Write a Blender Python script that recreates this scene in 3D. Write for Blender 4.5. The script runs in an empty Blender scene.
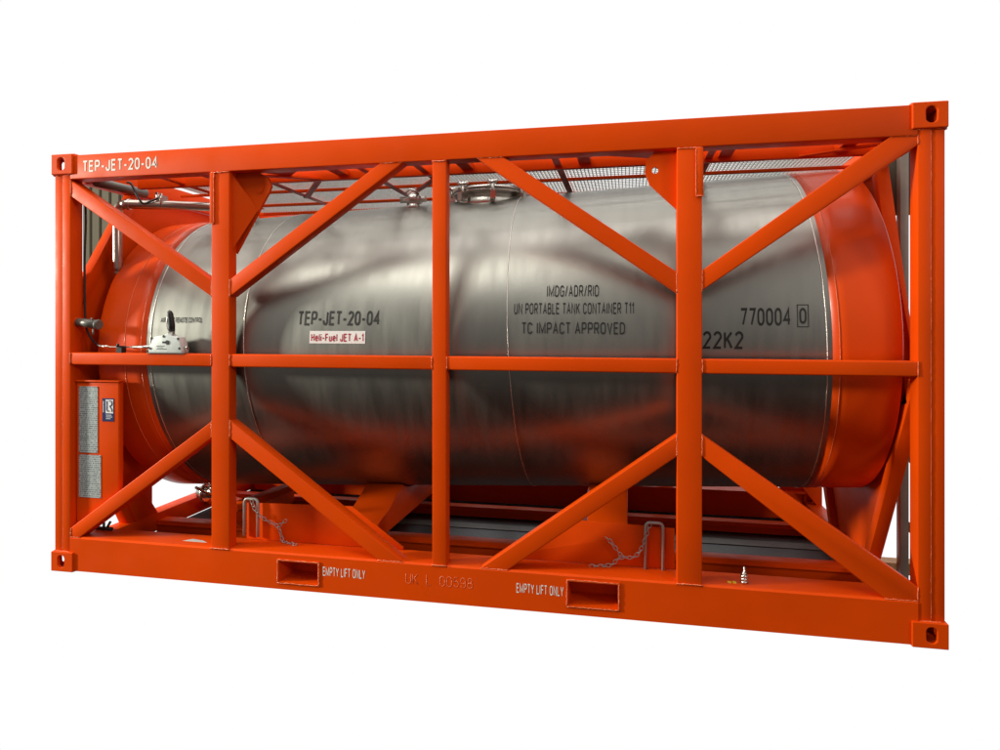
import bpy, bmesh, math, random
from mathutils import Vector, Matrix
random.seed(7)
S = bpy.context.scene
C = S.collection
R = math.radians

# ------------------------------------------------------------------ camera
cam_d = bpy.data.cameras.new('camera'); cam = bpy.data.objects.new('camera', cam_d); C.objects.link(cam)
cam.location = (3.529, -3.401, 1.54)
cam.rotation_euler = (R(90), 0, math.atan(128/643.))
cam_d.sensor_width = 36.0; cam_d.lens = 36.0*0.643; cam_d.shift_y = -0.051
cam_d.clip_start = 0.05; cam_d.clip_end = 500
S.camera = cam

# ------------------------------------------------------------------ world: white studio backdrop ahead, dim hall behind the photographer
W = bpy.data.worlds.new('World'); S.world = W; W.use_nodes = True
nt = W.node_tree; nt.nodes.clear()
def N(t, typ, **kw):
    n = t.nodes.new(typ)
    for k, v in kw.items(): setattr(n, k, v)
    return n
tc = N(nt, 'ShaderNodeTexCoord'); sep = N(nt, 'ShaderNodeSeparateXYZ')
nt.links.new(tc.outputs['Generated'], sep.inputs[0])
mz = N(nt, 'ShaderNodeMapRange'); mz.inputs[1].default_value = -1; mz.inputs[2].default_value = 1
nt.links.new(sep.outputs['Z'], mz.inputs[0])
hall = N(nt, 'ShaderNodeValToRGB')
el = hall.color_ramp.elements
el[0].position = 0.0; el[0].color = (.014, .009, .007, 1)
el[1].position = 1.0; el[1].color = (.50, .48, .45, 1)
for p, c in ((.15, (.012, .008, .006)), (.30, (.055, .046, .040)), (.425, (.165, .158, .142)), (.50, (.17, .167, .157)), (.60, (.19, .188, .18)), (.67, (.26, .25, .235)), (.75, (.40, .385, .355)), (.85, (.48, .46, .43))):
    e = el.new(p); e.color = (*c, 1)
nt.links.new(mz.outputs[0], hall.inputs[0])
my = N(nt, 'ShaderNodeMapRange', interpolation_type='SMOOTHSTEP'); my.inputs[1].default_value = .41; my.inputs[2].default_value = .53
nt.links.new(sep.outputs['Y'], my.inputs[0])
mlow = N(nt, 'ShaderNodeMapRange', interpolation_type='SMOOTHSTEP'); mlow.inputs[1].default_value = -.80; mlow.inputs[2].default_value = -.66
nt.links.new(sep.outputs['Z'], mlow.inputs[0])
mul = N(nt, 'ShaderNodeMath', operation='MULTIPLY')
nt.links.new(my.outputs[0], mul.inputs[0]); nt.links.new(mlow.outputs[0], mul.inputs[1])
mix = N(nt, 'ShaderNodeMix', data_type='RGBA')
nt.links.new(mul.outputs[0], mix.inputs['Factor'])
nt.links.new(hall.outputs[0], mix.inputs[6]); mix.inputs[7].default_value = (1.0, 1.0, 1.0, 1)
bg = N(nt, 'ShaderNodeBackground'); bg.inputs['Strength'].default_value = 1.0
wo = N(nt, 'ShaderNodeOutputWorld')
nt.links.new(mix.outputs[2], bg.inputs['Color']); nt.links.new(bg.outputs[0], wo.inputs[0])

# ------------------------------------------------------------------ hall ceiling tubes and key, plus added softbox and fill lamps
def area(name, loc, target, sx, sy, power, col):
    d = bpy.data.lights.new(name, 'AREA'); d.shape = 'RECTANGLE'; d.size = sx; d.size_y = sy; d.energy = power; d.color = col
    o = bpy.data.objects.new(name, d); C.objects.link(o); o.location = loc
    o.rotation_euler = (Vector(target)-Vector(loc)).to_track_quat('-Z', 'Y').to_euler()
    return o
area('key_lamp', (-10.5, -3.9, 3.8), (1.0, 0, 1.3), 1.2, 1.2, 2100, (1, 1, .85))
area('front_fill_lamp', (-1.0, -3.4, 8.2), (1.4, .2, 1.4), 6.0, 2.4, 270, (1, .98, .88))
area('side_fill_lamp', (12.0, -6.0, 5.0), (4.0, 0, 1.3), 1.6, 1.6, 210, (1, .88, .80))
area('high_softbox', (2.2, .1, 6.6), (2.4, .8, 1.5), 8.0, 3.0, 130, (1, .95, .89))
for y, z, p in ((-1.6, 5.4, 9), (0.0, 5.4, 16), (1.2, 5.4, 34), (2.4, 5.4, 34)):
    area('ceiling_tube_lamp', (2.5, y, z), (2.5, y*.4+.6, 0), 9.0, .14, p, (1, .97, .92))

S.view_settings.view_transform = 'Standard'; S.view_settings.look = 'None'
S.view_settings.exposure = 0; S.view_settings.gamma = 1
S.render.engine = 'CYCLES'; S.cycles.use_denoising = True
S.cycles.caustics_reflective = False; S.cycles.caustics_refractive = False; S.cycles.max_bounces = 8; S.cycles.glossy_bounces = 5; S.cycles.diffuse_bounces = 3

# ------------------------------------------------------------------ materials
def mat(name, col, rough=.5, metal=0, spec=.5, coat=0, aniso=0, bump=None, vary=None, rvary=None):
    m = bpy.data.materials.new(name); m.use_nodes = True
    t = m.node_tree; b = t.nodes['Principled BSDF']
    b.inputs['Base Color'].default_value = (*col, 1); b.inputs['Roughness'].default_value = rough
    b.inputs['Metallic'].default_value = metal; b.inputs['Specular IOR Level'].default_value = spec
    b.inputs['Coat Weight'].default_value = coat; b.inputs['Coat Roughness'].default_value = .12
    b.inputs['Anisotropic'].default_value = aniso
    co = N(t, 'ShaderNodeTexCoord')
    def noise(scale, detail=3, stretch=(1, 1, 1)):
        mp = N(t, 'ShaderNodeMapping'); mp.inputs['Scale'].default_value = stretch
        t.links.new(co.outputs['Object'], mp.inputs[0])
        n = N(t, 'ShaderNodeTexNoise'); n.inputs['Scale'].default_value = scale; n.inputs['Detail'].default_value = detail
        t.links.new(mp.outputs[0], n.inputs['Vector']); return n
    if vary:
        sc, amt, st = vary
        n = noise(sc, 4, st); h = N(t, 'ShaderNodeHueSaturation'); h.inputs['Color'].default_value = (*col, 1)
        mr = N(t, 'ShaderNodeMapRange'); mr.inputs[1].default_value = .3; mr.inputs[2].default_value = .7
        mr.inputs[3].default_value = 1-amt; mr.inputs[4].default_value = 1+amt
        t.links.new(n.outputs[0], mr.inputs[0]); t.links.new(mr.outputs[0], h.inputs['Value'])
        t.links.new(h.outputs[0], b.inputs['Base Color'])
    if rvary:
        sc, amt, st = rvary
        n = noise(sc, 4, st); mr = N(t, 'ShaderNodeMapRange'); mr.inputs[1].default_value = .3; mr.inputs[2].default_value = .7
        mr.inputs[3].default_value = rough-amt; mr.inputs[4].default_value = rough+amt
        t.links.new(n.outputs[0], mr.inputs[0]); t.links.new(mr.outputs[0], b.inputs['Roughness'])
    if bump:
        prev = None
        for sc, strg, st in bump:
            n = noise(sc, 2, st); bp = N(t, 'ShaderNodeBump'); bp.inputs['Strength'].default_value = strg; bp.inputs['Distance'].default_value = .02
            t.links.new(n.outputs[0], bp.inputs['Height'])
            if prev: t.links.new(prev.outputs[0], bp.inputs['Normal'])
            prev = bp
        t.links.new(prev.outputs[0], b.inputs['Normal'])
    return m
M = {}
M['orange'] = mat('orange_paint', (.74, .065, .0010), .45, spec=.09, coat=0, vary=(1.6, .085, (1, 1, 1)), rvary=(6, .10, (1, 1, 1)), bump=[(9, .03, (1, 1, 1)), (160, .02, (1, 1, 1))])
M['weld'] = mat('painted_weld_bead', (.86, .16, .05), .25, spec=.6, bump=[(220, .5, (1, 1, 1))])
M['dish'] = mat('orange_tank_paint', (.74, .064, .0012), .36, spec=.3, coat=.06, vary=(1.7, .04, (1, 1, 1)), bump=[(1.6, .10, (1, 1, 1)), (14, .02, (1, 1, 1))])
M['steel'] = mat('brushed_stainless_shell', (.365, .358, .330), .41, metal=1, vary=(2.0, .03, (3, .6, .6)), rvary=(4, .04, (6, .8, .8)), bump=[(.9, .09, (1, 1.6, 1.6)), (3, .008, (.4, 3, 3))])
M['seam'] = mat('bright_weld_seam', (.86, .84, .80), .28, metal=1, bump=[(150, .3, (1, 1, 1))])
M['pipe'] = mat('polished_steel_pipe', (.50, .45, .40), .30, metal=1, bump=[(20, .05, (1, 1, 1))])
M['chrome'] = mat('bright_steel_fittings', (.78, .75, .71), .26, metal=1)
M['greypaint'] = mat('grey_painted_tube', (.13, .125, .11), .42)
M['galv'] = mat('galvanised_grating', (.72, .72, .70), .5, metal=.2, vary=(30, .12, (1, 1, 1)))
M['zinc'] = mat('zinc_plated_pin', (.42, .41, .39), .42, metal=.35)
M['black'] = mat('black_rubber', (.012, .012, .013), .45)
M['letter_black'] = mat('black_lettering', (.012, .011, .010), .6)
M['letter_white'] = mat('white_lettering', (.82, .78, .72), .5)
M['letter_red'] = mat('red_lettering', (.42, .012, .035), .5)
M['white'] = mat('white_label_film', (.82, .80, .79), .4)
M['blue'] = mat('navy_label_film', (.012, .022, .11), .35)
M['box_white'] = mat('pale_cast_control_box', (.70, .74, .72), .4, vary=(40, .08, (1, 1, 1)))
M['floor'] = mat('dark_workshop_floor', (.016, .013, .011), .42, vary=(3, .25, (1, 1, 1)), bump=[(40, .15, (1, 1, 1))])
M['stripe'] = mat('pale_floor_reflection', (.13, .12, .10), .5, vary=(12, .25, (1, 4, 1)))
M['wall'] = mat('olive_grey_wall_sheet', (.11, .10, .075), .85, spec=.05, vary=(3, .08, (1, 1, .3)))
M['rackgrey'] = mat('grey_rack_paint', (.23, .19, .16), .45, vary=(9, .1, (1, 1, 1)))
M['rackdark'] = mat('brown_rack_brace', (.07, .045, .04), .45)
M['wood'] = mat('pale_wood', (.62, .42, .20), .6, vary=(8, .15, (1, 8, 8)))
M['yellow'] = mat('yellow_mark', (.85, .55, .02), .5)

def plate_mat(name):   # engraved data plate: rows of fine dark marks on brushed metal
    m = bpy.data.materials.new(name); m.use_nodes = True; t = m.node_tree; b = t.nodes['Principled BSDF']
    co = N(t, 'ShaderNodeTexCoord'); mp = N(t, 'ShaderNodeMapping'); mp.inputs['Scale'].default_value = (1, 1, 1)
    t.links.new(co.outputs['Object'], mp.inputs[0])
    sp = N(t, 'ShaderNodeSeparateXYZ'); t.links.new(mp.outputs[0], sp.inputs[0])
    rows = N(t, 'ShaderNodeMath', operation='MULTIPLY'); rows.inputs[1].default_value = 78
    t.links.new(sp.outputs['Z'], rows.inputs[0])
    fr = N(t, 'ShaderNodeMath', operation='FRACT'); t.links.new(rows.outputs[0], fr.inputs[0])
    fl = N(t, 'ShaderNodeMath', operation='FLOOR'); t.links.new(rows.outputs[0], fl.inputs[0])
    lt = N(t, 'ShaderNodeMath', operation='LESS_THAN'); lt.inputs[1].default_value = .55; t.links.new(fr.outputs[0], lt.inputs[0])
    cb = N(t, 'ShaderNodeCombineXYZ'); xs = N(t, 'ShaderNodeMath', operation='MULTIPLY'); xs.inputs[1].default_value = 150
    t.links.new(sp.outputs['X'], xs.inputs[0]); t.links.new(xs.outputs[0], cb.inputs[0])
    f3 = N(t, 'ShaderNodeMath', operation='MULTIPLY'); f3.inputs[1].default_value = 7.31
    t.links.new(fl.outputs[0], f3.inputs[0]); t.links.new(f3.outputs[0], cb.inputs[1])
    nz = N(t, 'ShaderNodeTexNoise'); nz.inputs['Scale'].default_value = 1.0; nz.inputs['Detail'].default_value = 2; t.links.new(cb.outputs[0], nz.inputs['Vector'])
    gt = N(t, 'ShaderNodeMath', operation='GREATER_THAN'); gt.inputs[1].default_value = .48; t.links.new(nz.outputs[0], gt.inputs[0])
    mu = N(t, 'ShaderNodeMath', operation='MULTIPLY'); t.links.new(lt.outputs[0], mu.inputs[0]); t.links.new(gt.outputs[0], mu.inputs[1])
    mx = N(t, 'ShaderNodeMix', data_type='RGBA'); mx.inputs[6].default_value = (.46, .50, .50, 1); mx.inputs[7].default_value = (.17, .20, .22, 1)
    t.links.new(mu.outputs[0], mx.inputs['Factor']); t.links.new(mx.outputs[2], b.inputs['Base Color'])
    b.inputs['Roughness'].default_value = .4; b.inputs['Metallic'].default_value = .2
    return m
M['plate'] = plate_mat('engraved_data_plate')

# ------------------------------------------------------------------ helpers
def nb(): return bmesh.new()
def box(bm, x0, x1, y0, y1, z0, z1):
    v = [bm.verts.new(p) for p in ((x0,y0,z0),(x1,y0,z0),(x1,y1,z0),(x0,y1,z0),(x0,y0,z1),(x1,y0,z1),(x1,y1,z1),(x0,y1,z1))]
    for f in ((0,3,2,1),(4,5,6,7),(0,1,5,4),(1,2,6,5),(2,3,7,6),(3,0,4,7)): bm.faces.new([v[i] for i in f])
def prism(bm, pts, axis, a0, a1):
    """extrude a 2-D outline: axis 'y' takes (x,z) points, 'x' takes (y,z), 'z' takes (x,y)"""
    def P(p, a): return {'y': (p[0], a, p[1]), 'x': (a, p[0], p[1]), 'z': (p[0], p[1], a)}[axis]
    lo = [bm.verts.new(P(p, a0)) for p in pts]; hi = [bm.verts.new(P(p, a1)) for p in pts]
    n = len(pts); bm.faces.new(lo); bm.faces.new(hi[::-1])
    for i in range(n): bm.faces.new((lo[i], hi[i], hi[(i+1) % n], lo[(i+1) % n]))
def holed(bm, outer, holes, axis, a0, a1):
    def P(p, a): return {'y': (p[0], a, p[1]), 'x': (a, p[0], p[1]), 'z': (p[0], p[1], a)}[axis]
    t = bmesh.new(); es = []
    for lp in [outer]+holes:
        vs = [t.verts.new(P(p, a0)) for p in lp]
        es += [t.edges.new((vs[i], vs[(i+1) % len(vs)])) for i in range(len(vs))]
    bmesh.ops.triangle_fill(t, edges=es, use_beauty=True, use_dissolve=False)
    r = bmesh.ops.extrude_face_region(t, geom=list(t.faces))
    d = Vector(P((0, 0), a1))-Vector(P((0, 0), a0))
    bmesh.ops.translate(t, vec=d, verts=[g for g in r['geom'] if isinstance(g, bmesh.types.BMVert)])
    bmesh.ops.recalc_face_normals(t, faces=t.faces)
    me = bpy.data.meshes.new('tmp'); t.to_mesh(me); t.free(); bm.from_mesh(me); bpy.data.meshes.remove(me)
def oval(cx, cz, w, h, n=20):
    r = w/2; pts = []
    for i in range(n):
        a = 2*math.pi*i/n; x = r*math.cos(a); z = r*math.sin(a)
        pts.append((cx+x, cz+z+(h/2-r if math.sin(a) >= 0 else -(h/2-r))))
    return pts
def tube(bm, pts, r, seg=10, caps=True, closed=False):
    pts = [Vector(p) for p in pts]; n = len(pts); rings = []; up = None
    for i, p in enumerate(pts):
        if closed: d = (pts[(i+1) % n]-pts[i-1]).normalized()
        else: d = (pts[min(i+1, n-1)]-pts[max(i-1, 0)]).normalized()
        if up is None: up = d.orthogonal().normalized()
        up = (up-d*up.dot(d)).normalized(); s = d.cross(up)
        rr = r[i] if isinstance(r, (list, tuple)) else r
        rings.append([bm.verts.new(p+(up*math.cos(2*math.pi*k/seg)+s*math.sin(2*math.pi*k/seg))*rr) for k in range(seg)])
    m = n if closed else n-1
    for i in range(m):
        a, b = rings[i], rings[(i+1) % n]
        for k in range(seg):
            f = bm.faces.new((a[k], a[(k+1) % seg], b[(k+1) % seg], b[k])); f.smooth = True
    if caps and not closed:
        bm.faces.new(rings[0][::-1]); bm.faces.new(rings[-1])
def smooth_path(pts, n=6):
    P = [Vector(p) for p in pts]; out = []
    for i in range(len(P)-1):
        p0, p1, p2, p3 = P[max(i-1, 0)], P[i], P[i+1], P[min(i+2, len(P)-1)]
        for k in range(n):
            t = k/n
            out.append(.5*((2*p1)+(p2-p0)*t+(2*p0-5*p1+4*p2-p3)*t*t+(3*p1-p0-3*p2+p3)*t**3))
    return out+[P[-1]]
def ball(bm, c, r, sz=1.0):
    g = bmesh.ops.create_uvsphere(bm, u_segments=16, v_segments=10, radius=r, matrix=Matrix.Translation(c) @ Matrix.Diagonal((1, 1, sz, 1)))
    for v in g['verts']:
        for f in v.link_faces: f.smooth = True
def obj(name, bm, m, parent=None, bev=0, seg=2, recalc=True):
    if recalc: bmesh.ops.recalc_face_normals(bm, faces=bm.faces)
    if bev:
        es = [e for e in bm.edges if len(e.link_faces) == 2 and e.calc_face_angle(0) > R(40)]
        bmesh.ops.bevel(bm, geom=es, offset=bev, segments=seg, affect='EDGES', clamp_overlap=True, profile=.5)
        for f in bm.faces: f.smooth = True
    me = bpy.data.meshes.new(name); bm.to_mesh(me); bm.free()
    me.materials.append(M[m] if isinstance(m, str) else m)
    if bev: me.set_sharp_from_angle(angle=R(35))
    o = bpy.data.objects.new(name, me); C.objects.link(o)
    if parent is not None: put(o, parent)
    return o
def origin(o):
    v = Vector((0, 0, 0))
    while o is not None: v += o.location; o = o.parent
    return v
def put(o, parent):     # meshes are modelled in scene coordinates; keep them there under their parent
    o.parent = parent; o.location = o.location-origin(parent)
def thing(name, loc, label, cat, group=None):
    o = bpy.data.objects.new(name, None); C.objects.link(o); o.location = loc; o.empty_display_size = .2
    return tag(o, label, cat, group)
def tag(o, label, cat, group=None):
    o['label'] = label; o['category'] = cat
    if group: o['group'] = group
    return o
def bar(bm, p0, p1, w, h, up=(0, 0, 1)):     # straight rectangular bar between two points
    p0, p1 = Vector(p0), Vector(p1); d = (p1-p0).normalized(); up = Vector(up); s = d.cross(up).normalized(); u = s.cross(d)
    vs = [bm.verts.new(p+s*(a*w/2)+u*(b*h/2)) for p in (p0, p1) for a, b in ((-1,-1),(1,-1),(1,1),(-1,1))]
    for f in ((0,1,2,3),(7,6,5,4),(0,4,5,1),(1,5,6,2),(2,6,7,3),(3,7,4,0)): bm.faces.new([vs[i] for i in f])
def arc(cx, cy, rx, ry, a0, a1, n=10):
    return [(cx+rx*math.cos(R(a0+(a1-a0)*i/n)), cy+ry*math.sin(R(a0+(a1-a0)*i/n))) for i in range(n+1)]
def bowl(x, y0, y1, w):      # right-hand bowl of P, R, B, D
    r = min(.22, (y1-y0)/2)
    return [(x, y1), (x+w-r*.8, y1)]+arc(x+w-r*.8, y1-r, r*.8, r, 90, 0, 6)+arc(x+w-r*.8, y0+r, r*.8, r, 0, -90, 6)+[(x, y0)]
def ring_o(w):
    return arc(w/2, .70, w/2, .30, 0, 180, 12)+arc(w/2, .30, w/2, .30, 180, 360, 12)
GLYPH = {   # sign-writer's capitals: width, open strokes, closed strokes
 'A': (.56, [[(0, 0), (.28, 1), (.56, 0)], [(.10, .32), (.46, .32)]], []), 'B': (.50, [[(0, 0), (0, 1)], bowl(0, .53, 1, .46), bowl(0, 0, .53, .5)], []),
 'C': (.52, [arc(.26, .70, .26, .30, 15, 180)+arc(.26, .30, .26, .30, 180, 345)], []), 'D': (.52, [[(0, 0), (0, 1)], [(0, 1), (.22, 1)]+arc(.22, .70, .30, .30, 90, 0)+arc(.22, .30, .30, .30, 0, -90)+[(0, 0)]], []),
 'E': (.46, [[(.46, 1), (0, 1), (0, 0), (.46, 0)], [(0, .53), (.42, .53)]], []), 'F': (.44, [[(.44, 1), (0, 1), (0, 0)], [(0, .52), (.38, .52)]], []),
 'G': (.54, [arc(.27, .70, .27, .30, 20, 180)+arc(.27, .30, .27, .30, 180, 360)+[(.54, .46), (.30, .46)]], []), 'H': (.50, [[(0, 0), (0, 1)], [(.5, 0), (.5, 1)], [(0, .53), (.5, .53)]], []),
 'I': (0, [[(0, 0), (0, 1)]], []), 'J': (.40, [[(.40, 1), (.40, .24)]+arc(.20, .24, .20, .24, 0, -180)[1:]+[(0, .32)]], []), 'K': (.50, [[(0, 0), (0, 1)], [(.48, 1), (0, .40)], [(.17, .60), (.50, 0)]], []),
 'L': (.42, [[(0, 1), (0, 0), (.42, 0)]], []), 'M': (.72, [[(0, 0), (0, 1), (.36, .10), (.72, 1), (.72, 0)]], []), 'N': (.56, [[(0, 0), (0, 1), (.56, 0), (.56, 1)]], []),
 'O': (.56, [], [ring_o(.56)]), 'P': (.50, [[(0, 0), (0, 1)], bowl(0, .46, 1, .5)], []), 'R': (.52, [[(0, 0), (0, 1)], bowl(0, .47, 1, .5), [(.26, .47), (.52, 0)]], []),
 'S': (.50, [arc(.25, .755, .24, .245, 20, 180)+arc(.25, .755, .24, .235, 180, 270)[1:]+arc(.25, .26, .25, .26, 90, 0)[1:]+arc(.25, .26, .25, .26, 0, -165)[1:]], []),
 'T': (.50, [[(0, 1), (.5, 1)], [(.25, 1), (.25, 0)]], []), 'U': (.52, [[(0, 1), (0, .28)]+arc(.26, .28, .26, .28, 180, 360)[1:]+[(.52, 1)]], []), 'V': (.54, [[(0, 1), (.27, 0), (.54, 1)]], []),
 'X': (.54, [[(0, 0), (.54, 1)], [(0, 1), (.54, 0)]], []), 'Y': (.54, [[(0, 1), (.27, .44), (.54, 1)], [(.27, .44), (.27, 0)]], []),
 '0': (.48, [], [ring_o(.48)]), '1': (.20, [[(0, .76), (.20, 1), (.20, 0)]], []), '2': (.48, [arc(.24, .74, .24, .26, 165, -20)+[(0, 0), (.48, 0)]], []),
 '4': (.52, [[(.40, 0), (.40, 1), (0, .30), (.52, .30)]], []), '5': (.48, [[(.43, 1), (.08, 1), (.02, .50)]+arc(.24, .33, .24, .31, 135, -160)], []), '7': (.48, [[(0, 1), (.48, 1), (.16, 0)]], []),
 '8': (.48, [], [arc(.24, .77, .20, .23, 0, 360, 20)[:-1], arc(.24, .27, .24, .27, 0, 360, 20)[:-1]]), '9': (.48, [arc(.24, .70, .24, .30, 0, 360, 20), [(.48, .70)]+arc(.24, .30, .24, .30, 0, -160)], []),
 '-': (.28, [[(0, .40), (.28, .40)]], []), '/': (.28, [[(0, -.02), (.28, 1.02)]], []),
 'e': (.42, [[(0, .38), (.42, .38)]+arc(.21, .37, .21, .35, 0, 320, 18)], []), 'l': (0, [[(0, 0), (0, 1)]], []), 'i': (0, [[(0, 0), (0, .70)], [(0, .86), (0, 1)]], []), 'u': (.40, [[(0, .70), (0, .22)]+arc(.20, .22, .20, .22, 180, 360)[1:]+[(.40, .70)], [(.40, 0), (.40, .25)]], []),
}
def ribbon(bm, pts, sw, closed, y):
    P = [Vector((p[0], p[1])) for p in pts]; Q = [P[0]]
    for p in P[1:]:
        if (p-Q[-1]).length > 1e-4: Q.append(p)
    if closed and (Q[0]-Q[-1]).length < 1e-4: Q.pop()
    n = len(Q); L_, R_ = [], []
    for i, p in enumerate(Q):
        a = (p-Q[i-1]).normalized() if (i > 0 or closed) else None
        b = (Q[(i+1) % n]-p).normalized() if (i < n-1 or closed) else None
        a = a or b; b = b or a
        t = (a+b); t = t.normalized() if t.length > 1e-4 else a
        nn = Vector((-t.y, t.x)); na = Vector((-a.y, a.x)); k = min(2.2, 1/max(.3, nn.dot(na)))
        L_.append(p+nn*sw/2*k); R_.append(p-nn*sw/2*k)
    lv = [bm.verts.new((v.x, y, v.y)) for v in L_]; rv = [bm.verts.new((v.x, y, v.y)) for v in R_]
    for i in range(n if closed else n-1):
        j = (i+1) % n
        bm.faces.new((lv[i], rv[i], rv[j], lv[j]))
def text_bm(s, x0, x1, z0, z1, y=0, thick=.0008, sw=.13):
    """lettering as flat strokes filling the rectangle x0..x1, z0..z1 and facing the viewer at depth y"""
    bm = nb(); x = 0; k = 0
    for ch in s:
        if ch == ' ': x += .42; continue
        w, op, cl = GLYPH[ch]
        for st, c in [(q, False) for q in op]+[(q, True) for q in cl]:
            q = [(x+px, sw/2+py*(1-sw)) for px, py in st]
            if not c:      # run straight ends out by half a stroke where they meet a corner line
                pass
            ribbon(bm, q, sw, c, -k*.00006); k = (k+1) % 4
        x += w+sw+.155
    xs = [v.co.x for v in bm.verts]; a, b = min(xs), max(xs)
    zs = [v.co.z for v in bm.verts]; c, d = min(min(zs), 0), max(max(zs), 1)
    for v in bm.verts: v.co = Vector((x0+(v.co.x-a)/(b-a)*(x1-x0), y-thick+v.co.y, z0+(v.co.z-c)/(d-c)*(z1-z0)))
    return bm
def beads(parent, p0, p1, r=.0035):      # one wobbly weld bead, a part of its own
    bm = nb(); p0, p1 = Vector(p0), Vector(p1); n = max(4, int((p1-p0).length/.012))
    pts = [p0.lerp(p1, i/n)+Vector((random.uniform(-1, 1), 0, random.uniform(-1, 1)))*r*.35 for i in range(n+1)]
    tube(bm, pts, [r*random.uniform(.7, 1.25) for _ in pts], 6)
    return obj('weld_bead', bm, 'weld', parent)

# ------------------------------------------------------------------ dimensions (metres)
L, H, WD = 5.011, 2.591, 2.16
RT, YC = .997, 1.10                      # tank radius and axis depth
SL = .0434                               # the shell falls gently towards its outlet end
def zc(x): return 1.337+SL*(x-.79)

# ------------------------------------------------------------------ setting
bm = nb(); box(bm, .10, 4.93, .10, 2.09, -.03, .002)
o = obj('floor', bm, 'floor'); o['kind'] = 'structure'
bm = nb(); box(bm, .6, 4.88, 1.30, 1.42, .003, .007)  # bright band reflected in the floor, put in as a paler strip
o = obj('floor_reflection_strip', bm, 'stripe'); o['kind'] = 'structure'

# ------------------------------------------------------------------ the tank container
T = thing('tank_container', (L/2, WD/2, 0), 'long orange framed tank container with grey stainless steel tank, standing on dark floor', 'tank container')
mir = lambda y: WD-y

def copy_child(o, name_parent, mx=False, my_=False):
    """mirrored copy of a part across the container's middle"""
    c = o.copy(); c.data = o.data.copy(); C.objects.link(c)
    off = origin(o)
    for v in c.data.vertices:
        p = v.co+off
        if mx: p.x = L-p.x
        if my_: p.y = WD-p.y
        v.co = p-off
    if mx != my_: c.data.flip_normals()
    return c

def both_sides(make):      # front part, then its twin on the rear face
    o = make(); copy_child(o, T, my_=True); return o

# corner castings ------------------------------------------------
def casting(bottom):
    bm = nb(); z0, z1 = (0, .12) if bottom else (H-.12, H+.006)
    x0, x1, y0, y1 = -.004, .152, -.012, .165
    cx, cz = (.068, (z0+z1)/2+.002)
    holed(bm, [(x0, z0), (x1, z0), (x1, z1), (x0, z1)], [oval(cx, cz, .050, .080)], 'y', y0, y0+.022)
    box(bm, x0, x1, y1-.02, y1, z0, z1)
    box(bm, x0, x1, y0+.022, y1-.02, z0, z0+.02); box(bm, x0, x1, y0+.022, y1-.02, z1-.02, z1)
    box(bm, x1-.02, x1, y0+.022, y1-.02, z0+.02, z1-.02)
    holed(bm, [(y0+.022, z0+.02), (y1-.02, z0+.02), (y1-.02, z1-.02), (y0+.022, z1-.02)], [oval((y0+y1)/2, cz, .05, .07)], 'x', x0, x0+.02)
    bmesh.ops.remove_doubles(bm, verts=bm.verts, dist=1e-4)
    # soften only the outer block
    return obj('corner_casting', bm, 'orange', T, recalc=True)
for b in (True, False):
    c = casting(b); m_ = c.modifiers.new('bevel', 'BEVEL'); m_.width = .011; m_.segments = 3; m_.limit_method = 'ANGLE'; m_.angle_limit = R(60)
    for mx, my_ in ((True, False), (False, True), (True, True)): copy_child(c, T, mx, my_)

# corner posts: two stepped strips --------------------------------
bm = nb(); box(bm, .064, .122, .004, .098, .118, H-.118); box(bm, .004, .066, .009, .14, .119, H-.119)
c = obj('corner_post', bm, 'orange', T, .004)
ws = [beads(c, (.0655, .006, .13), (.0655, .006, H-.13), .0022), beads(c, (.02, .004, .121), (.12, .004, .121)), beads(c, (.02, .004, H-.121), (.125, .004, H-.121))]
for mx, my_ in ((True, False), (False, True), (True, True)):
    cc = copy_child(c, T, mx, my_)
    for w in ws: copy_child(w, T, mx, my_).parent = cc

# top and bottom side rails ---------------------------------------
def top_rail():
    bm = nb(); box(bm, .1225, L-.1225, 0, .10, 2.441, H-.002); box(bm, .15, L-.15, .10, .135, 2.452, 2.462)
    return obj('top_side_rail', bm, 'orange', T, .006, 3)
tr = both_sides(top_rail)
bm = text_bm('TEP-JET-20-04', .222, .742, 2.479, 2.557, -.0005, sw=.155); obj('painted_lettering', bm, 'letter_white', tr)

P1, P2 = (1.541, 1.798, .044, .177), (3.213, 3.483, .050, .190)
def bottom_rail():
    bm = nb()
    hl = [[(a, c), (b, c), (b, d), (a, d)] for a, b, c, d in (P1, P2)]
    holed(bm, [(.1225, .006), (L-.1225, .006), (L-.1225, .206), (.1225, .206)], hl, 'y', 0, .012)
    prism(bm, [(0, .2065), (.012, .216), (.19, .216), (.19, .204), (.012, .204), (0.0, .2065)][:5], 'x', .1225, L-.1225)
    box(bm, .150, L-.150, .012, .16, .006, .018); box(bm, .150, L-.150, .18, .19, .019, .204)
    return obj('bottom_side_rail', bm, 'orange', T)
br = both_sides(bottom_rail)
def pocket(p):
    a, b, c, d = p; bm = nb(); t = .010
    for y0, y1 in ((-.006, WD+.006),):
        box(bm, a-t+.006, b+t-.006, y0, y1, d-.006, d+t-.006); box(bm, a-t+.006, b+t-.006, y0, y1, c-t+.006, c+.006)
        box(bm, a-t+.006, a+.006, y0, y1, c+.006, d-.006); box(bm, b-.006, b+t-.006, y0, y1, c+.006, d-.006)
    o = obj('fork_pocket', bm, 'orange', T)
    bm = nb(); box(bm, a+.008, b-.008, 1.0, 1.008, c+.008, d-.008); obj('light_stop_plate', bm, 'orange', o)  # plate added inside the pocket so that its interior stays dark
    beads(o, (a, -.004, d), (b, -.004, d), .004); beads(o, (b, -.004, c), (a, -.004, c), .004); beads(o, (b, -.004, d), (b, -.004, c), .004); beads(o, (a, -.004, c), (a, -.004, d), .004)
pocket(P1); pocket(P2)
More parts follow.
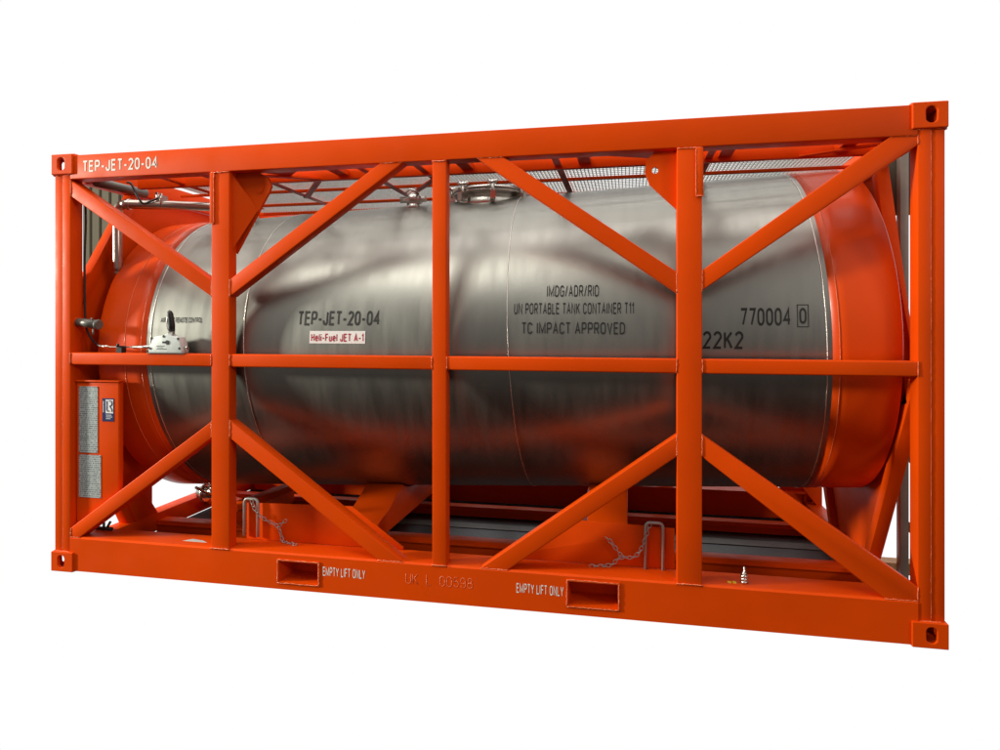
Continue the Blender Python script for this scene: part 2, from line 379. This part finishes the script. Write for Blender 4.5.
for x0, x1, z0, z1 in ((1.822, 2.078, .100, .160), (2.942, 3.194, .095, .155)):
    obj('painted_lettering', text_bm('EMPTY LIFT ONLY', x0, x1, z0, z1, -.0005, sw=.135), 'letter_white', br)
for i, ch in enumerate('UK L 00598'):
    if ch == ' ': continue
    x = 2.32+i*.0392; w, op, cl = GLYPH[ch]; bm = nb(); st = (op+[c+[c[0]] for c in cl])
    for q in st: tube(bm, [(x+px*.055, .0005, .100+py*.054) for px, py in q], .0022, 5)
    obj('stamped_character', bm, 'weld', br)  # broken highlights on the strokes put in as the paler weld colour

# side posts -------------------------------------------------------
def side_post(x0, x1, strip):
    def mk():
        bm = nb(); box(bm, x0, x1, .002, .075, .210, 2.445)
        return obj('side_post', bm, 'orange', T, .005, 3)
    o = both_sides(mk)
    bm = nb(); box(bm, x0-.006, x1+.006, -.0015, .08, .2035, .213); obj('base_plate', bm, 'orange', o, .003)
    if strip:
        s0, s1, zb = strip; bm = nb(); box(bm, s0, s1, -.006, .05, zb, 2.436); obj('cover_plate', bm, 'orange', o, .003)
        sx = s0 if x0 > 3 else s1
        beads(o, (s0, -.006, zb), (s1, -.006, zb)); beads(o, (sx, -.005, zb), (sx, -.005, 2.43), .003)
    beads(o, (x0-.004, -.003, .214), (x1+.004, -.003, .214)); beads(o, (x0, 0, 2.437), (x1, 0, 2.437))
    return o
side_post(1.107, 1.226, (1.101, 1.128, 2.135)); side_post(2.470, 2.551, None); side_post(3.775, 3.898, (3.868, 3.904, 2.19))

# horizontal mid rails --------------------------------------------
for x0, x1 in ((.118, 1.109), (1.224, 2.472), (2.549, 3.777), (3.896, 4.893)):
    def mk():
        bm = nb(); box(bm, x0, x1, .004, .07, 1.287, 1.362); return obj('mid_rail', bm, 'orange', T, .009, 4)
    o = both_sides(mk)
    beads(o, (x0+.004, .002, 1.29), (x0+.004, .002, 1.36), .003); beads(o, (x1-.004, .002, 1.29), (x1-.004, .002, 1.36), .003)

# diagonal braces: (x,z) corners read along the front face ---------
DG = [[(.122, 2.437), (1.109, 1.797), (1.109, 1.699), (.122, 2.336), ],
      [(1.224, 1.803), (2.160, 2.4425), (2.305, 2.4425), (1.224, 1.699)],
      [(2.722, 2.4425), (3.777, 1.803), (3.777, 1.699), (2.700+.165, 2.4425)][:1]+[(2.868, 2.4425), (3.777, 1.806), (3.777, 1.699)],
      [(3.896, 1.812), (4.768, 2.4425), (4.892, 2.4425), (4.892, 2.398), (3.896, 1.708)],
      [(1.109, .966), (.122, .270), (.122, .214), (.190, .214), (1.109, .865)],
      [(1.224, .974), (2.300, .214), (2.150, .214), (1.224, .868)],
      [(3.777, .972), (2.742, .214), (2.895, .214), (3.777, .862)],
      [(3.896, .978), (4.892, .279), (4.892, .214), (4.742, .214), (3.896, .866)]]
for i, d in enumerate(DG):
    def mk():
        bm = nb(); prism(bm, d, 'y', .006, .085); return obj('diagonal_brace', bm, 'orange', T, .006, 3)
    o = both_sides(mk)
    cx = sum(p[0] for p in d)/len(d)
    for k in range(len(d)):
        p, q = d[k], d[(k+1) % len(d)]
        if abs(p[0]-q[0]) < .004 or abs(p[1]-q[1]) < .004:
            sx = .003 if p[0] < cx else -.003
            beads(o, (p[0]+(sx if abs(p[0]-q[0]) < .004 else 0), .005, p[1]), (q[0]+(sx if abs(p[0]-q[0]) < .004 else 0), .005, q[1]), .0032)

# end sills and end braces ----------------------------------------
for mx in (False, True):
    for z0, z1, nm in ((.02, .15, 'end_sill'), (2.45, 2.575, 'end_header')):
        bm = nb(); box(bm, .02, .135, .166, WD-.166, z0, z1); o = obj(nm, bm, 'orange', T, .006)
        if mx: c = copy_child(o, T, mx=True); bpy.data.objects.remove(o)
ends = {False: ((.10, 1.685), (.60, 2.50), (.10, 1.00), (.56, .08)), True: ((.10, 1.10), (.64, 2.50), (.10, 1.235), (.80, .06))}
ends[True] = ((.19, 1.13), (.64, 2.50), (.12, 1.25), (.80, .06))
for mx, (a, b, c_, d_) in ends.items():
    for p, q in ((a, b), (c_, d_)):
        for fy in (False, True):
            bm = nb(); f = (lambda y: WD-y) if fy else (lambda y: y)
            X = L-.075 if mx else .075
            bar(bm, (X, f(p[0]), p[1]), (X, f(q[0]), q[1]), .07, .07, (1, 0, 0)); obj('end_brace', bm, 'orange', T, .004)
# end plates joining the braces to the tank ends
half = [(.105, 1.0), (.575, .09), (.80, .09), (.70, .235), (.70, .40), (.85, .60), (YC-.02, .62)]
low = half+[(WD-y, z) for y, z in half[::-1][1:]]
bm = nb(); prism(bm, low+[(WD-.105, 1.685), (WD-.60, 2.445), (.60, 2.445), (.105, 1.685)], 'x', .085, .097); obj('end_plate', bm, 'orange', T)
bm = nb(); prism(bm, [(.105, 1.26), (.80, .075), (WD-.66, .075), (WD-.105, 1.26), (WD-.16, 1.3), (WD-.64, 2.445), (.64, 2.445), (.16, 1.3)], 'x', L-.07, L-.058); obj('end_plate', bm, 'orange', T)
for fy in (False, True):
    f = (lambda y: WD-y) if fy else (lambda y: y)
    bm = nb(); prism(bm, [(f(a), b) for a, b in ((.16, .92), (.575, .09), (.80, .09), (.70, .235), (.70, .40), (.80, .62), (.55, 1.05))], 'x', .085, .13); obj('leg_plate', bm, 'orange', T, .003)

# gussets (lifting lugs) under the top rail -----------------------
bm = nb()
holed(bm, [(1.222, 2.4405), (1.375, 2.4405), (1.43, 2.41), (1.453, 2.36), (1.437, 2.32), (1.415, 2.285), (1.222, 1.962)], [oval(1.375, 2.345, .035, .036)], 'y', .075, .095)
o = obj('lifting_lug', bm, 'orange', T)
bm = nb(); prism(bm, [(1.224, 2.43), (1.224, 1.98), (1.37, 2.22)], 'y', .030, .036); 
for v in bm.verts:
    if v.co.x > 1.3: v.co.y = .073
obj('stiffener', bm, 'orange', o)
bm = nb(); tube(bm, [(1.375, .071, 2.345), (1.375, .0745, 2.345)], .026, 20); obj('plug', bm, 'orange', o)
bm = nb()
holed(bm, [(3.777, 2.4405), (3.665, 2.4405), (3.622, 2.395), (3.615, 2.34), (3.64, 2.27), (3.777, 2.135)], [oval(3.668, 2.344, .034, .035)], 'y', .055, .075)
obj('lifting_lug', bm, 'orange', T, 0)

# lower gusset plates behind the bottom rail that carry the U-pins --
for d, sx in (([(1.226, .218), (1.226, .440), (1.92, .455), (2.24, .232), (2.24, .218)], 1), ([(3.775, .218), (3.775, .438), (3.15, .455), (2.83, .232), (2.83, .218)], -1)):
    bm = nb(); prism(bm, d, 'y', .176, .188); obj('gusset_plate', bm, 'orange', T, .002)

# inner floor members ---------------------------------------------
for y0, y1, z0, z1 in ((.74, .84, .008, .100), (1.57, 1.66, .008, .085)):
    bm = nb(); box(bm, .13, L-.13, y0, y1, z0, z1)
    box(bm, .13, L-.13, y0-.012, y0+.02, z1-.035, z1-.022)
    obj('inner_rail', bm, 'orange', T, .005)
def saddle(x0, x1):
    zt = zc((x0+x1)/2); top = min(.365, zt-RT-.02)
    prof = [(.19, .225), (WD-.19, .225), (WD-.19, top-.06), (WD-.48, top)]
    for k in range(13):
        y = WD-.72-(WD-1.44)*k/12; prof.append((y, max(top+.001, zt-math.sqrt(RT**2-(y-YC)**2)-.003)))
    prof += [(.48, top), (.19, top-.06)]
    bm = nb(); prism(bm, prof, 'x', x0, x1); return obj('saddle_beam', bm, 'orange', T, .006)
saddle(1.79, 2.04); saddle(3.29, 3.527)
# cross members at the left end under the outlet
bm = nb(); box(bm, .70, .78, .86, 1.56, .02, .16); bar(bm, (.15, 1.35, .10), (.70, 1.10, .13), .12, .05); bar(bm, (.62, .95, .16), (.95, 1.75, .24), .10, .05); obj('cross_member', bm, 'orange', T, .004)
bm = nb(); box(bm, .30, 1.4, 1.60, 1.66, .30, .35); obj('cross_member', bm, 'orange', T, .004)
# rear corner gusset and foot seen at the right
bm = nb(); prism(bm, [(4.80, .34), (4.985, .34), (4.985, .10)], 'y', WD-.26, WD-.19); obj('foot_bracket', bm, 'orange', T, .003)

# ------------------------------------------------------------------ tank
def lathe(prof, seg=160):
    """prof: (axial x, radius); axis tilted by the shell's fall"""
    bm = nb(); rings = []
    for x, r in prof:
        ring = []
        for k in range(seg):
            a = 2*math.pi*k/seg; dz = r*math.cos(a); dy = r*math.sin(a)
            ring.append(bm.verts.new((x-SL*dz, YC+dy, zc(x)+dz)))
        rings.append(ring)
    for i in range(len(rings)-1):
        for k in range(seg):
            f = bm.faces.new((rings[i][k], rings[i][(k+1) % seg], rings[i+1][(k+1) % seg], rings[i+1][k])); f.smooth = True
    return bm, rings
bm, rg = lathe([(x, RT) for x in [.583+i*(4.538-.583)/24 for i in range(25)]])
shell = obj('tank_shell', bm, 'steel', T)
def dish(x_join, x_tan, depth, sgn):
    pr = [(x_join, RT+.0012), (x_join, RT-.004)][::-1]+[(x_join+(x_tan-x_join)*i/4, RT+.0012) for i in range(1, 5)]
    for i in range(1, 29):
        u = math.pi/2*i/28; pr.append((x_tan+sgn*depth*math.sin(u), max(.002, RT*math.cos(u))))
    bm, rg = lathe(pr, 160); bm.faces.new(rg[-1]); return obj('tank_end', bm, 'dish', T)
dl = dish(.583, .24, .13, -1); dr = dish(4.538, 4.855, .075, 1)
def seam(x, m, parent, r=.0035, gap=0):
    n = 220; pts = []
    for k in range(n):
        a = 2*math.pi*k/n; rr = RT+.0012; pts.append((x-SL*rr*math.cos(a)+random.uniform(-1, 1)*.0006, YC+rr*math.sin(a), zc(x)+rr*math.cos(a)))
    bm = nb(); tube(bm, pts, r, 6, closed=True); obj('weld_seam', bm, m, parent)
for x in (.612, 1.255, 2.876, 4.513): seam(x, 'seam', shell, .0026)
seam(.425, 'weld', dl, .003); seam(.545, 'weld', dl, .0022); seam(4.572, 'weld', dr, .0028)
def wrap(bm, off=.0022):
    for v in bm.verts:
        z = v.co.z; r = RT+off+(-v.co.y); v.co.y = YC-math.sqrt(max(.01, r*r-(z-zc(v.co.x))**2))
    return bm
def tank_text(s, x0, x1, z0, z1, m='letter_black', sw=.145, parent=None, off=.0016):
    return obj('painted_lettering', wrap(text_bm(s, x0, x1, z0, z1, 0, .0006, sw), off), m, parent or shell, recalc=False)
def tank_patch(name, x0, x1, z0, z1, m, off=.001, parent=None):
    bm = nb(); n = 6
    a = [[bm.verts.new((x, y, z0+(z1-z0)*k/n)) for x in (x0, x1) for y in (0, -.0008)] for k in range(n+1)]
    for k in range(n):
        p, q = a[k], a[k+1]
        for i, j in ((0, 1), (1, 3), (3, 2), (2, 0)): bm.faces.new((p[i], p[j], q[j], q[i]))
    bm.faces.new([a[0][i] for i in (0, 1, 3, 2)]); bm.faces.new([a[n][i] for i in (0, 2, 3, 1)])
    return obj(name, wrap(bm, off), m, parent or shell)
tank_text('TEP-JET-20-04', 1.604, 2.113, 1.531, 1.625, sw=.16)
lb = tank_patch('label', 1.684, 2.034, 1.426, 1.499, 'white')
tank_text('Heli-Fuel JET A-1', 1.694, 2.024, 1.437, 1.489, 'letter_red', .17, lb, .0026)
tank_text('IMDG/ADR/RID', 3.089, 3.374, 1.689, 1.760)
tank_text('UN PORTABLE TANK CONTAINER T11', 2.908, 3.560, 1.588, 1.662)
tank_text('TC IMPACT APPROVED', 2.955, 3.513, 1.478, 1.556)
tank_text('770004', 4.104, 4.340, 1.531, 1.631)
tank_text('0', 4.385, 4.418, 1.541, 1.623)
for x0, x1, z0, z1 in ((4.374, 4.429, 1.524, 1.528), (4.374, 4.429, 1.636, 1.640), (4.374, 4.3775, 1.5285, 1.6355), (4.4255, 4.429, 1.5285, 1.6355)):
    tank_patch('painted_lettering', x0, x1, z0, z1, 'letter_black', .0014)
tank_text('22K2', 3.908, 4.114, 1.410, 1.503)
tank_text('AIR VENT REMOTE CONTROL', .664, .955, 1.544, 1.585, sw=.19)
# lifting nib on the shell
bm = nb(); bar(bm, (3.612, .17, 1.70), (3.62, .17, 1.735), .008, .03); obj('nib', bm, 'steel', shell)

# ------------------------------------------------------------------ manhole, vents and valves on the crown
def crown(x, y): return zc(x)+math.sqrt(RT*RT-(y-YC)**2)
mx_, my0 = 2.60, .95
bm = nb(); zt = crown(mx_, .70)
for r0, r1, z0, z1 in ((.235, .235, zt-.06, zt+.085), (.262, .262, zt+.085, zt+.100), (.268, .262, zt+.102, zt+.122)):
    tube(bm, [(mx_, my0, z0), (mx_, my0, z1)], [r0, r1], 40)
tube(bm, [(mx_, my0, zt+.122), (mx_, my0, zt+.136), (mx_, my0, zt+.142)], [.255, .18, .04], 40)
man = obj('manhole', bm, 'chrome', T, 0)
me0 = None
for k in range(8):
    a = 2*math.pi*k/8+.25; cx, cy = mx_+.275*math.cos(a), my0+.275*math.sin(a)
    bm = nb()
    tube(bm, [(cx, cy, zt+.02), (cx, cy, zt+.15)], .011, 8); tube(bm, [(cx-.035, cy, zt+.148), (cx-.018, cy, zt+.138), (cx, cy, zt+.134), (cx+.018, cy, zt+.138), (cx+.035, cy, zt+.148)], [.009, .012, .018, .012, .009], 8)
    bar(bm, (cx-.028*math.cos(a), cy-.028*math.sin(a), zt+.05), (cx+.03*math.cos(a), cy+.03*math.sin(a), zt+.05), .035, .05)
    obj('wing_clamp', bm, 'chrome', man)
bm = nb(); x, y = 2.10, .78; z = crown(x, y)
tube(bm, [(x, y, z-.03), (x, y, z+.02)], .05, 20); ball(bm, (x, y, z+.05), .062, .8); tube(bm, [(x-.09, y-.02, z+.045), (x+.09, y-.02, z+.045)], .022, 10); tube(bm, [(x-.05, y-.04, z+.085), (x-.01, y-.05, z+.11), (x+.05, y-.04, z+.09)], .007, 8)
obj('relief_valve', bm, 'chrome', T)
bm = nb(); x, y = .93, .70; z = crown(x, y)
tube(bm, [(x, y, z-.03), (x, y, z+.04)], .035, 14); tube(bm, [(x, y, z+.045), (x, y, z+.075)], .045, 14); tube(bm, [(x-.02, y, z+.075), (x+.02, y, z+.13)], .012, 8); tube(bm, [(x-.05, y, z+.03), (x+.05, y, z+.03)], .014, 8)
obj('vent_valve', bm, 'chrome', T)

# ------------------------------------------------------------------ walkway under the top rails
bm = nb(); z0, z1 = 2.492, 2.512
y0, y1 = .40, 1.62
nbar = 190
for i in range(nbar+1):
    x = .46+(4.79-.46)*i/nbar; box(bm, x-.0022, x+.0022, y0, y1, z0, z1)
for k in range(25):
    y = y0+.02+(y1-y0-.04)*k/24; box(bm, .455, 4.795, y-.0018, y+.0018, z1-.008, z1-.003)
walk = obj('walkway_grating', bm, 'galv', T)
for ya, yb, za, zb in ((.355, .395, 2.447, 2.515), (.775, .795, 2.470, 2.490), (1.235, 1.265, 2.470, 2.490), (1.622, 1.65, 2.470, 2.500)):
    bm = nb(); box(bm, .30, 4.885, ya, yb, za, zb); obj('walkway_bearer', bm, 'orange', T, .003)
for x in (.62, 1.22, 1.95, 2.30, 3.11, 3.95, 4.80):
    bm = nb(); box(bm, x, x+.04, .137, 1.30, 2.462, 2.469); obj('walkway_bearer', bm, 'orange', T)
for p, q in (((1.18, .14), (1.62, .36)), ((1.62, .36), (1.24, .9)), ((2.05, .9), (2.42, .38)), ((4.83, .16), (4.45, .36))):
    bm = nb(); bar(bm, (p[0], p[1], 2.4555), (q[0], q[1], 2.4555), .04, .010); obj('walkway_brace', bm, 'orange', T)
for x in (.9, 1.75, 2.55, 3.25, 4.02, 4.62):
    bm = nb(); box(bm, x, x+.07, .136, .354, 2.468, 2.50); obj('walkway_cleat', bm, 'orange', T)
bm = nb(); prism(bm, [(1.30, .136), (1.60, .136), (1.45, .30)], 'z', 2.464, 2.470); obj('corner_gusset', bm, 'orange', T)
bm = nb(); prism(bm, [(3.30, .136), (3.775, .136), (3.70, .30)], 'z', 2.464, 2.470); obj('corner_gusset', bm, 'orange', T)

# ------------------------------------------------------------------ left end: tube, pipework, cables, lever, document box
bm = nb(); tube(bm, [(.170, .15, 2.455), (.225, .52, 2.45)], .030, 18); obj('document_tube', bm, 'greypaint', T)
bm = nb(); tube(bm, smooth_path([(.198, .30, 1.886), (.198, .30, 2.10), (.198, .30, 2.27), (.206, .302, 2.315), (.235, .31, 2.335), (.30, .33, 2.338), (.689, .60, 2.355), (.80, .68, 2.35), (.83, .70, 2.31), (.83, .71, 2.22)], 5), .030, 14)
ball(bm, (.198, .30, 1.886), .030, 1.2); tube(bm, [(.255, .315, 2.337), (.275, .322, 2.337)], .037, 14)
vp = obj('vent_pipe', bm, 'pipe', T)
bm = nb(); box(bm, .40, .45, .40, .46, 2.345, 2.41); tube(bm, [(.42, .39, 2.33), (.42, .39, 2.425)], .009, 8); tube(bm, [(.445, .40, 2.335), (.445, .40, 2.42)], .008, 8); obj('pipe_clamp', bm, 'chrome', vp)
bm = nb(); tube(bm, smooth_path([(.285, .28, 2.475), (.31, .29, 2.465), (.345, .30, 2.39), (.375, .32, 2.34), (.41, .36, 2.365), (.43, .39, 2.385)], 6), .007, 8)
obj('cable', bm, 'black', T)
bm = nb(); tube(bm, smooth_path([(.135, .10, 2.40), (.143, .10, 2.20), (.134, .10, 1.95), (.135, .10, 1.70), (.145, .10, 1.53), (.175, .10, 1.46), (.215, .09, 1.425), (.285, .06, 1.403)], 6), .0065, 8)
obj('cable', bm, 'black', T)
bm = nb(); tube(bm, [(.118, .058, 1.552), (.128, .058, 1.551)], .031, 18); obj('spigot_collar', bm, 'orange', T)
bm = nb(); tube(bm, [(.123, .058, 1.552), (.285, .038, 1.537)], .027, 20)
sp = obj('spigot', bm, 'greypaint', T)
bm = nb(); tube(bm, [(.285, .038, 1.537), (.292, .037, 1.536), (.304, .0355, 1.535)], [.030, .033, .028], 18); tube(bm, [(.290, .0, 1.562), (.284, -.005, 1.578)], .005, 8); tube(bm, [(.290, .0, 1.508), (.300, -.006, 1.475)], .005, 8)
obj('spigot_clamp', bm, 'greypaint', sp)

lev = obj('lever_control', (lambda b: (prism(b, [(.688, 1.366), (.915, 1.366), (.915, 1.385), (.892, 1.462), (.835, 1.470), (.818, 1.486), (.795, 1.474), (.722, 1.462), (.690, 1.39)], 'y', -.008, .06), b)[1])(nb()), 'box_white', T, .005, 3)
bm = nb(); box(bm, .672, .93, -.004, .064, 1.3625, 1.3665); tube(bm, [(.915, .025, 1.395), (.932, .025, 1.395)], .012, 10)
obj('mounting_plate', bm, 'chrome', lev)
bm = nb(); bar(bm, (.822, .022, 1.475), (.826, .022, 1.50), .03, .02, (0, 1, 0)); tube(bm, smooth_path([(.815, .01, 1.495), (.803, .008, 1.54), (.810, .01, 1.60)], 4), .0035, 6); obj('lever_arm', bm, 'chrome', lev)
bm = nb(); tube(bm, [(.828, .022, 1.495), (.827, .020, 1.53), (.822, .012, 1.60), (.820, .010, 1.615), (.819, .010, 1.622)], [.016, .019, .018, .013, .004], 12); obj('grip', bm, 'black', lev)
for x, z in ((.712, 1.455), (.893, 1.452), (.702, 1.393), (.902, 1.394), (.795, 1.466)):
    bm = nb(); tube(bm, [(x, -.0075, z), (x, -.011, z)], .0075, 10); obj('screw', bm, 'black', lev)
bm = nb(); tube(bm, [(.820, -.0075, 1.430), (.820, -.012, 1.430)], .013, 12); obj('pivot', bm, 'black', lev)
bm = nb(); box(bm, .785, .805, -.0095, -.008, 1.425, 1.436); obj('indicator', bm, 'black', lev)
for x0, x1, z in ((.745, .80, 1.406), (.75, .79, 1.396), (.745, .815, 1.387)):
    bm = nb(); box(bm, x0, x1, -.0089, -.0081, z, z+.0035); obj('marking', bm, 'black', lev)
bm = nb(); tube(bm, [(.285, .06, 1.403), (.36, .045, 1.398)], .0085, 10); tube(bm, [(.36, .045, 1.398), (.69, .03, 1.398)], .005, 8); tube(bm, [(.55, .037, 1.398), (.69, .03, 1.398)], .0115, 10); box(bm, .54, .57, .03, .045, 1.39, 1.406)
obj('push_rod', bm, 'chrome', lev)
bm = nb(); box(bm, .44, .475, .02, .06, 1.3625, 1.405); tube(bm, [(.455, .015, 1.40), (.455, .015, 1.42)], .008, 8); obj('rod_bracket', bm, 'black', lev)

dbx = nb(); prism(dbx, [(.124, .27), (.437, .475), (.437, 1.178), (.124, 1.178)], 'y', .045, .084); db = obj('document_box', dbx, 'orange', T, .008, 3)
bm = nb(); box(bm, .123, .443, .036, .090, 1.1785, 1.188); obj('lid', bm, 'orange', db, .003)
def dplate(x0, x1, z0, z1):
    bm = nb(); box(bm, x0, x1, .0415, .0445, z0, z1); p = obj('data_plate', bm, 'plate', db)
    bm = nb()
    for a, b in ((x0+.006, z0+.006), (x1-.006, z0+.006), (x0+.006, z1-.006), (x1-.006, z1-.006)): tube(bm, [(a, .0412, b), (a, .0395, b)], .003, 8)
    obj('rivet', bm, 'chrome', p)
dplate(.148, .285, .735, 1.150); dplate(.148, .308, .455, .722)
bm = nb(); box(bm, .318, .402, .0425, .0446, .935, 1.078); st = obj('sticker', bm, 'blue', db)
bm = nb(); box(bm, .343, .397, .0417, .0424, .985, 1.070); pn = obj('emblem_panel', bm, 'white', st)
bm = nb(); y = .0416      # the LR mark as open strokes
def stroke(pts, r=.0032): tube(bm, [(a, .0414, b) for a, b in pts], r, 6)
stroke([(.352, 1.062), (.352, 1.006), (.356, .999), (.370, .999)]); stroke([(.366, 1.062), (.381, 1.062), (.388, 1.055), (.388, 1.040), (.381, 1.032), (.372, 1.032), (.388, 1.010), (.388, .996)])
obj('emblem', bm, 'blue', pn)
bm = nb()
for i, (w_) in enumerate((.040, .046, .034)): box(bm, .345, .345+w_, .0418, .0424, .972-i*.011, .9755-i*.011)
box(bm, .3245, .3285, .0418, .0424, .99, 1.06)
obj('small_print', bm, 'white', st)

# bottom outlet valve under the tank's left end, and small studs
bm = nb(); x, y, z = .42, 1.02, .27
tube(bm, [(x-.14, y, z-.03), (x+.12, y, z-.02)], .045, 16); tube(bm, [(x-.02, y, z-.02), (x-.02, y, z+.09)], .035, 14); tube(bm, [(x-.10, y, z-.03), (x-.075, y, z-.03)], .066, 18); tube(bm, [(x+.03, y, z-.03), (x+.055, y, z-.03)], .066, 18); tube(bm, [(x+.06, y-.05, z-.05), (x-.06, y-.12, z+.03), (x-.05, y-.16, z+.05)], .011, 8); ball(bm, (x+.02, y-.05, z+.02), .035)
obj('outlet_valve', bm, 'chrome', T)
bm = nb(); tube(bm, [(.45, 1.1, .30), (.47, 1.1, .40)], .03, 12); obj('outlet_neck', bm, 'orange', T)
def stud(x, y, z, s=1):
    bm = nb(); tube(bm, [(x, y, z), (x, y, z+.10*s)], .0065*s, 8)
    for dz, r in ((.004, .022), (.022, .019), (.040, .021), (.055, .014)): tube(bm, [(x, y, z+dz*s), (x, y, z+(dz+.012)*s)], r*s, 6 if r > .02 else 12)
    return obj('earth_stud', bm, 'chrome', T)
stud(4.11, .06, .2165, .85); stud(4.93, WD-.30, .36, .9)
bm = nb(); x, y, z = .24, .15, .2165
tube(bm, [(x-.07, y, z+.012), (x+.05, y, z+.012)], .012, 8); tube(bm, [(x-.01, y, z), (x-.01, y, z+.05)], .008, 8); tube(bm, [(x+.01, y, z+.012), (x+.03, y+.01, z+.055)], .008, 8); obj('door_catch', bm, 'black', T)
bm = nb(); box(bm, 4.03, 4.048, .05, .075, .2162, .2172); box(bm, 4.056, 4.072, .05, .08, .2162, .2172); obj('yellow_mark', bm, 'yellow', T)
bm = nb(); prism(bm, [(.86, .07), (1.03, .07), (.98, .10), (.90, .115)], 'z', .2162, .2168); obj('scuff_mark', bm, 'galv', T)

# ------------------------------------------------------------------ U-pins on chains, hooked over the gusset plates
def chain(bm, pts, link=.030, r=.0022):
    pts = smooth_path(pts, 14); acc = 0; last = pts[0]; k = 0; out = [pts[0]]
    for p in pts[1:]:
        while (p-last).length > link*.74:
            last = last+(p-last).normalized()*link*.74; out.append(last)
    for i in range(len(out)-1):
        c = (out[i]+out[i+1])/2; d = (out[i+1]-out[i]).normalized(); s = d.cross(Vector((0, 1, 0))).normalized(); s = Matrix.Rotation(R(90*(i % 2)+14*math.sin(i*1.7)), 3, d) @ s
        lp = []
        for q in range(10):
            a = 2*math.pi*q/10; lp.append(c+d*math.cos(a)*link*.52+s*math.sin(a)*link*.33)
        tube(bm, lp, r, 5, closed=True)
def upin(xc, ztop, zbot, label, chainpts, clip):
    t = thing('lifting_pin', (xc, .165, zbot), label, 'pin', 'steel pins with chains')
    w = .046; r = .0085
    arc = [(xc-w, .160, zbot), (xc-w, .160, ztop-.03)]+[(xc-w+.02-.02*math.cos(a), .160, ztop-.03+.028*math.sin(a)) for a in (R(30), R(60), R(90))]+[(xc+w-.02+.02*math.sin(a), .160, ztop-.03+.028*math.cos(a)) for a in (R(0), R(30), R(60))]+[(xc+w, .160, ztop-.03), (xc+w, .160, zbot-.004)]
    bm = nb(); tube(bm, arc, r, 10); obj('shackle', bm, 'zinc', t)
    bm = nb()
    chain(bm, chainpts); chain(bm, clip)
    obj('chain', bm, 'zinc', t)
upin(1.268, .472, .245, 'bent steel pin with chain above the fork pocket nearer the lever box and data plates',
     [(1.275, .150, .466), (1.305, .150, .40), (1.36, .152, .355), (1.415, .155, .332), (1.452, .157, .312), (1.462, .158, .285), (1.475, .158, .245), (1.487, .15, .225), (1.53, .14, .2225), (1.57, .13, .2225), (1.60, .12, .2225)], [(1.455, .156, .315), (1.49, .152, .345), (1.525, .15, .366)])
upin(3.668, .470, .205, 'bent steel pin with chain above the fork pocket farther from the data plates',
     [(3.645, .150, .466), (3.628, .146, .41), (3.605, .148, .34), (3.575, .152, .29), (3.54, .155, .272), (3.50, .157, .275), (3.47, .157, .258), (3.445, .155, .229), (3.40, .145, .2225), (3.36, .135, .2225), (3.325, .125, .2225)], [(3.495, .156, .277), (3.455, .154, .33), (3.42, .152, .372), (3.40, .152, .378)])

# ------------------------------------------------------------------ what is left of the hall behind
bm = nb()
x = -2.70
k = 0
prof = []
while x < -2.12:
    prof += [(x, 3.0), (x+.085, 3.0), (x+.095, 3.03), (x+.115, 3.03), (x+.125, 3.0)]; x += .13
prof = [p for p in prof if p[0] <= -2.12]
prism(bm, prof+[(prof[-1][0], 3.08), (-2.70, 3.08)], 'z', 0, 3.30)
tag(obj('wall_panel', bm, 'wall'), 'olive grey ribbed wall panel seen behind the left end of the orange frame', 'wall panel')
rk = thing('storage_rack', (5.15, .85, 0), 'grey steel rack upright with brown brace behind the right end of the frame', 'rack')
bm = nb(); box(bm, 5.124, 5.170, .83, .89, 0, 2.72); obj('upright', bm, 'rackgrey', rk, .003)
bm = nb(); box(bm, 5.055, 5.255, .895, .91, 2.20, 2.70); obj('back_sheet', bm, 'wall', rk, .003)
bm = nb(); bar(bm, (5.172, .86, .33), (5.262, .86, .26), .04, .05); obj('brace', bm, 'rackdark', rk)
bm = nb(); bar(bm, (5.172, .86, .75), (5.262, .86, .68), .04, .05); obj('brace', bm, 'rackdark', rk)
bm = nb(); box(bm, 5.260, 5.305, .83, .89, 0, 2.72); obj('upright', bm, 'rackgrey', rk, .003)
bm = nb(); box(bm, 5.03, 5.26, .95, 1.05, 0, .07)
tag(obj('timber_batten', bm, 'wood'), 'pale timber batten lying on the floor beside the grey rack upright', 'timber')
